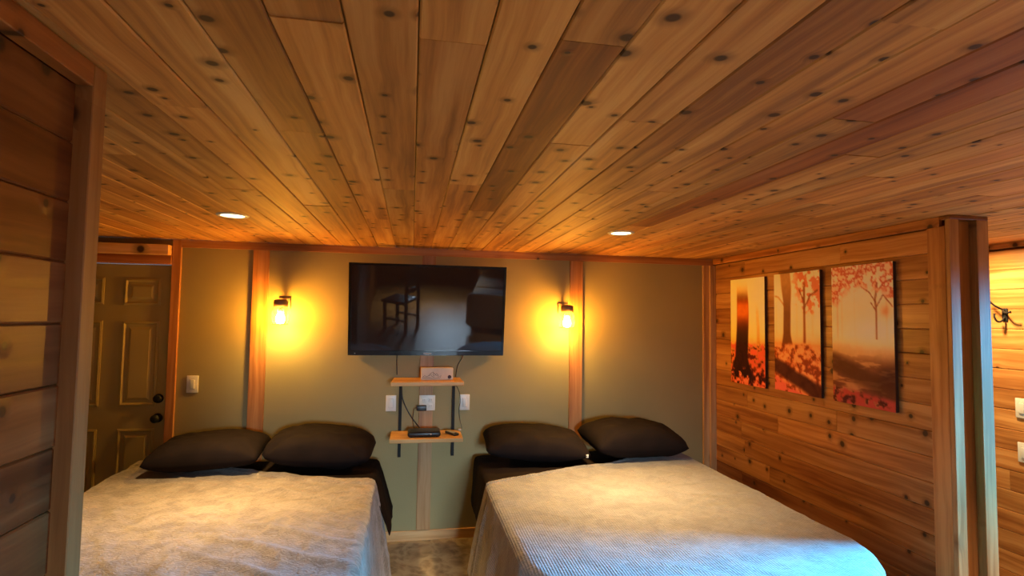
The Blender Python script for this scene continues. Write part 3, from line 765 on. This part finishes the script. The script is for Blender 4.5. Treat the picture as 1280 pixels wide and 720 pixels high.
bedR = make_bed(*BR, 'bed with dark sheets beside the boarded wall under a ribbed blanket', .40)
# dark flat sheets: hang down the sides between the beds in a pointed corner
drape('flat_sheet', BL[0], BL[1], BL[3]+.0, .618, .33, 0, lambda s: 4.00-.26*max(0, s-.9), 'dark_sheet', 3.3, wr=.003, parent=bedL, yend=3.36, nu=90, nv=40, rho=.05, rad=.035, flare=.36, ov_left=.1, thick=.004, foldamp=.012)
drape('flat_sheet', BR[0], BR[1], BR[3]+.0, .618, .1, 0, lambda s: 4.00-.3*max(0, -s-.95), 'dark_sheet', 5.1, wr=.003, parent=bedR, yend=3.24, nu=90, nv=40, rho=.05, rad=.035, flare=.12, ov_left=.30, thick=.004, foldamp=.012)
def hemL(s):   # s -1..1 across the mattress, beyond on the hanging sides
    return float(np.interp(s, [-1.8, -1.0, -.3, .2, .7, 1.0, 1.8], [4.0, 3.98, 3.80, 3.62, 3.46, 3.40, 3.42])) 
def hemR(s):
    return float(np.interp(s, [-1.8, -1.0, -.85, -.2, .15, .55, .8, 1.0, 1.8], [3.33, 3.30, 3.34, 3.54, 3.60, 3.78, 3.84, 3.88, 3.9]))
o = drape('blanket', BL[0], BL[1], BL[3], .638, .60, .5, hemL, 'taupe_blanket', 1.3, wr=.0050, pleat=.11, rho=.20, band=.075, crease=True)
tag(o, 'rumpled taupe blanket spread on the bed beside the olive door', 'blanket', 'blankets on the beds')
o = drape('blanket', BR[0], BR[1], BR[3], .630, .55, .5, hemR, 'ribbed_blanket', 8.2, wr=.0030, pleat=.11, rho=.42, band=.02)
tag(o, 'smooth ribbed blanket in bluish window light on bed beside boarded wall', 'blanket', 'blankets on the beds')

def pillow(loc, L, Wd, T, rot, label, seed, tagged=False, pn=7.0):
    nu, nv = 44, 30; verts, faces = [], []
    def prof(a): return max(0., 1-abs(a)**3.0)**.5
    for side in (1, -1):
        for j in range(nv+1):
            for i in range(nu+1):
                a, b = -1+2*i/nu, -1+2*j/nv
                # edges bow inward between pointed corners
                px = a*(1-.03*(1-b*b)*abs(a)**3); py = b*(1-.05*(1-a*a)*abs(b)**3)
                mx = max(abs(a), abs(b)); sq = mx/((abs(a)**pn+abs(b)**pn)**(1/pn)) if mx > 1e-6 else 1.; px *= sq; py *= sq
                h = prof(a)*prof(b)
                wr = noise.noise(Vector((a*2.2+seed, b*2.2, side)))*.10 + noise.noise(Vector((a*5+seed, b*5, side)))*.05
                edge = max(abs(a), abs(b)); z = side*T/2*h*(1+wr*1.3)
                if side < 0: z *= .75
                verts.append((px*L/2, py*Wd/2, z))
    m = (nu+1)*(nv+1)
    for s in (0, 1):
        for j in range(nv):
            for i in range(nu):
                f = (s*m+j*(nu+1)+i, s*m+j*(nu+1)+i+1, s*m+(j+1)*(nu+1)+i+1, s*m+(j+1)*(nu+1)+i)
                faces.append(f if s == 0 else f[::-1])
    me = bpy.data.meshes.new('pillow'); me.from_pydata(verts, [], faces)
    bm = bmesh.new(); bm.from_mesh(me); bmesh.ops.remove_doubles(bm, verts=bm.verts, dist=.0004); bmesh.ops.recalc_face_normals(bm, faces=bm.faces); bm.to_mesh(me); bm.free()
    o = new_obj('pillow', me, 'pillowcase', None, loc, rot, smooth=True)
    tag(o, label, 'pillow', 'dark pillows on the beds')
    if tagged: box('care_tag', (L/2-.045, -Wd/2+.012, -.008), (L/2-.030, -Wd/2+.026, .010), 'tag_white', o)
    return o
rd = math.radians
pillow((-1.225, 3.775, .745), .65, .47, .215, (rd(4), rd(-2), rd(2)), 'dark pillow on the taupe blanket next to the door casing', 1, pn=12)
pillow((-.555, 3.78, .752), .68, .47, .245, (rd(6), rd(3), rd(-3)), 'plump dark pillow overlapping its neighbour near the shelf', 2, pn=5)
pillow((.870, 3.79, .738), .72, .47, .215, (rd(6), rd(3), rd(-3)), 'dark pillow with a white tag near the shelf', 3, True, pn=10)
pillow((1.590, 3.79, .752), .70, .47, .255, (rd(6), rd(2), rd(4)), 'plump dark pillow with pointed corner next to the boarded wall', 4, pn=12)

# ------------------------------------------------------------------ furniture behind the camera, mirrored in the screen
sf = thing('sofa', 'grey fabric sofa near the rear window mirrored in the television', 'sofa', (1.50, -1.30, 0), (0, 0, rd(-78)))
rounded('sofa_base', (-.95, -.42, .10), (.95, .42, .32), 'sofa_fabric', sf, .03)
for sx in (-1, 1):
    rounded('armrest', (sx*.95-.0 if sx > 0 else -1.13, -.45, .08), (1.13 if sx > 0 else -.95, .45, .62), 'sofa_fabric', sf, .07, 4)
    rounded('seat_cushion', (.01 if sx > 0 else -.94, -.44, .321), (.94 if sx > 0 else -.01, .22, .47), 'sofa_fabric', sf, .05, 4)
    rounded('back_cushion', (.01 if sx > 0 else -.94, .12, .471), (.94 if sx > 0 else -.01, .34, .86), 'sofa_fabric', sf, .07, 4)
    for yy in (-.36, .36): box('sofa_foot', (sx*.85-.03, yy-.03, 0), (sx*.85+.03, yy+.03, .10), 'black_metal', sf)
rounded('backrest', (-.95, .30, .321), (.95, .45, .80), 'sofa_fabric', sf, .06, 4)
ch = thing('dining_chair', 'dark wooden chair with slatted back mirrored in the television', 'chair', (-.16, -.45, 0), (0, 0, rd(-60)))
for sx in (-1, 1):
    box('leg', (sx*.18-.02, -.20, 0), (sx*.18+.02, -.16, .45), 'dark_leather', ch); box('rear_post', (sx*.18-.02, .17, 0), (sx*.18+.02, .21, .98), 'dark_leather', ch)
    box('side_stretcher', (sx*.18-.01, -.159, .18), (sx*.18+.01, .169, .21), 'dark_leather', ch)
rounded('seat', (-.22, -.23, .4505), (.22, .169, .49), 'dark_leather', ch, .012)
for z in (.62, .75, .88): box('back_slat', (-.159, .178, z), (.159, .20, z+.07), 'dark_leather', ch)
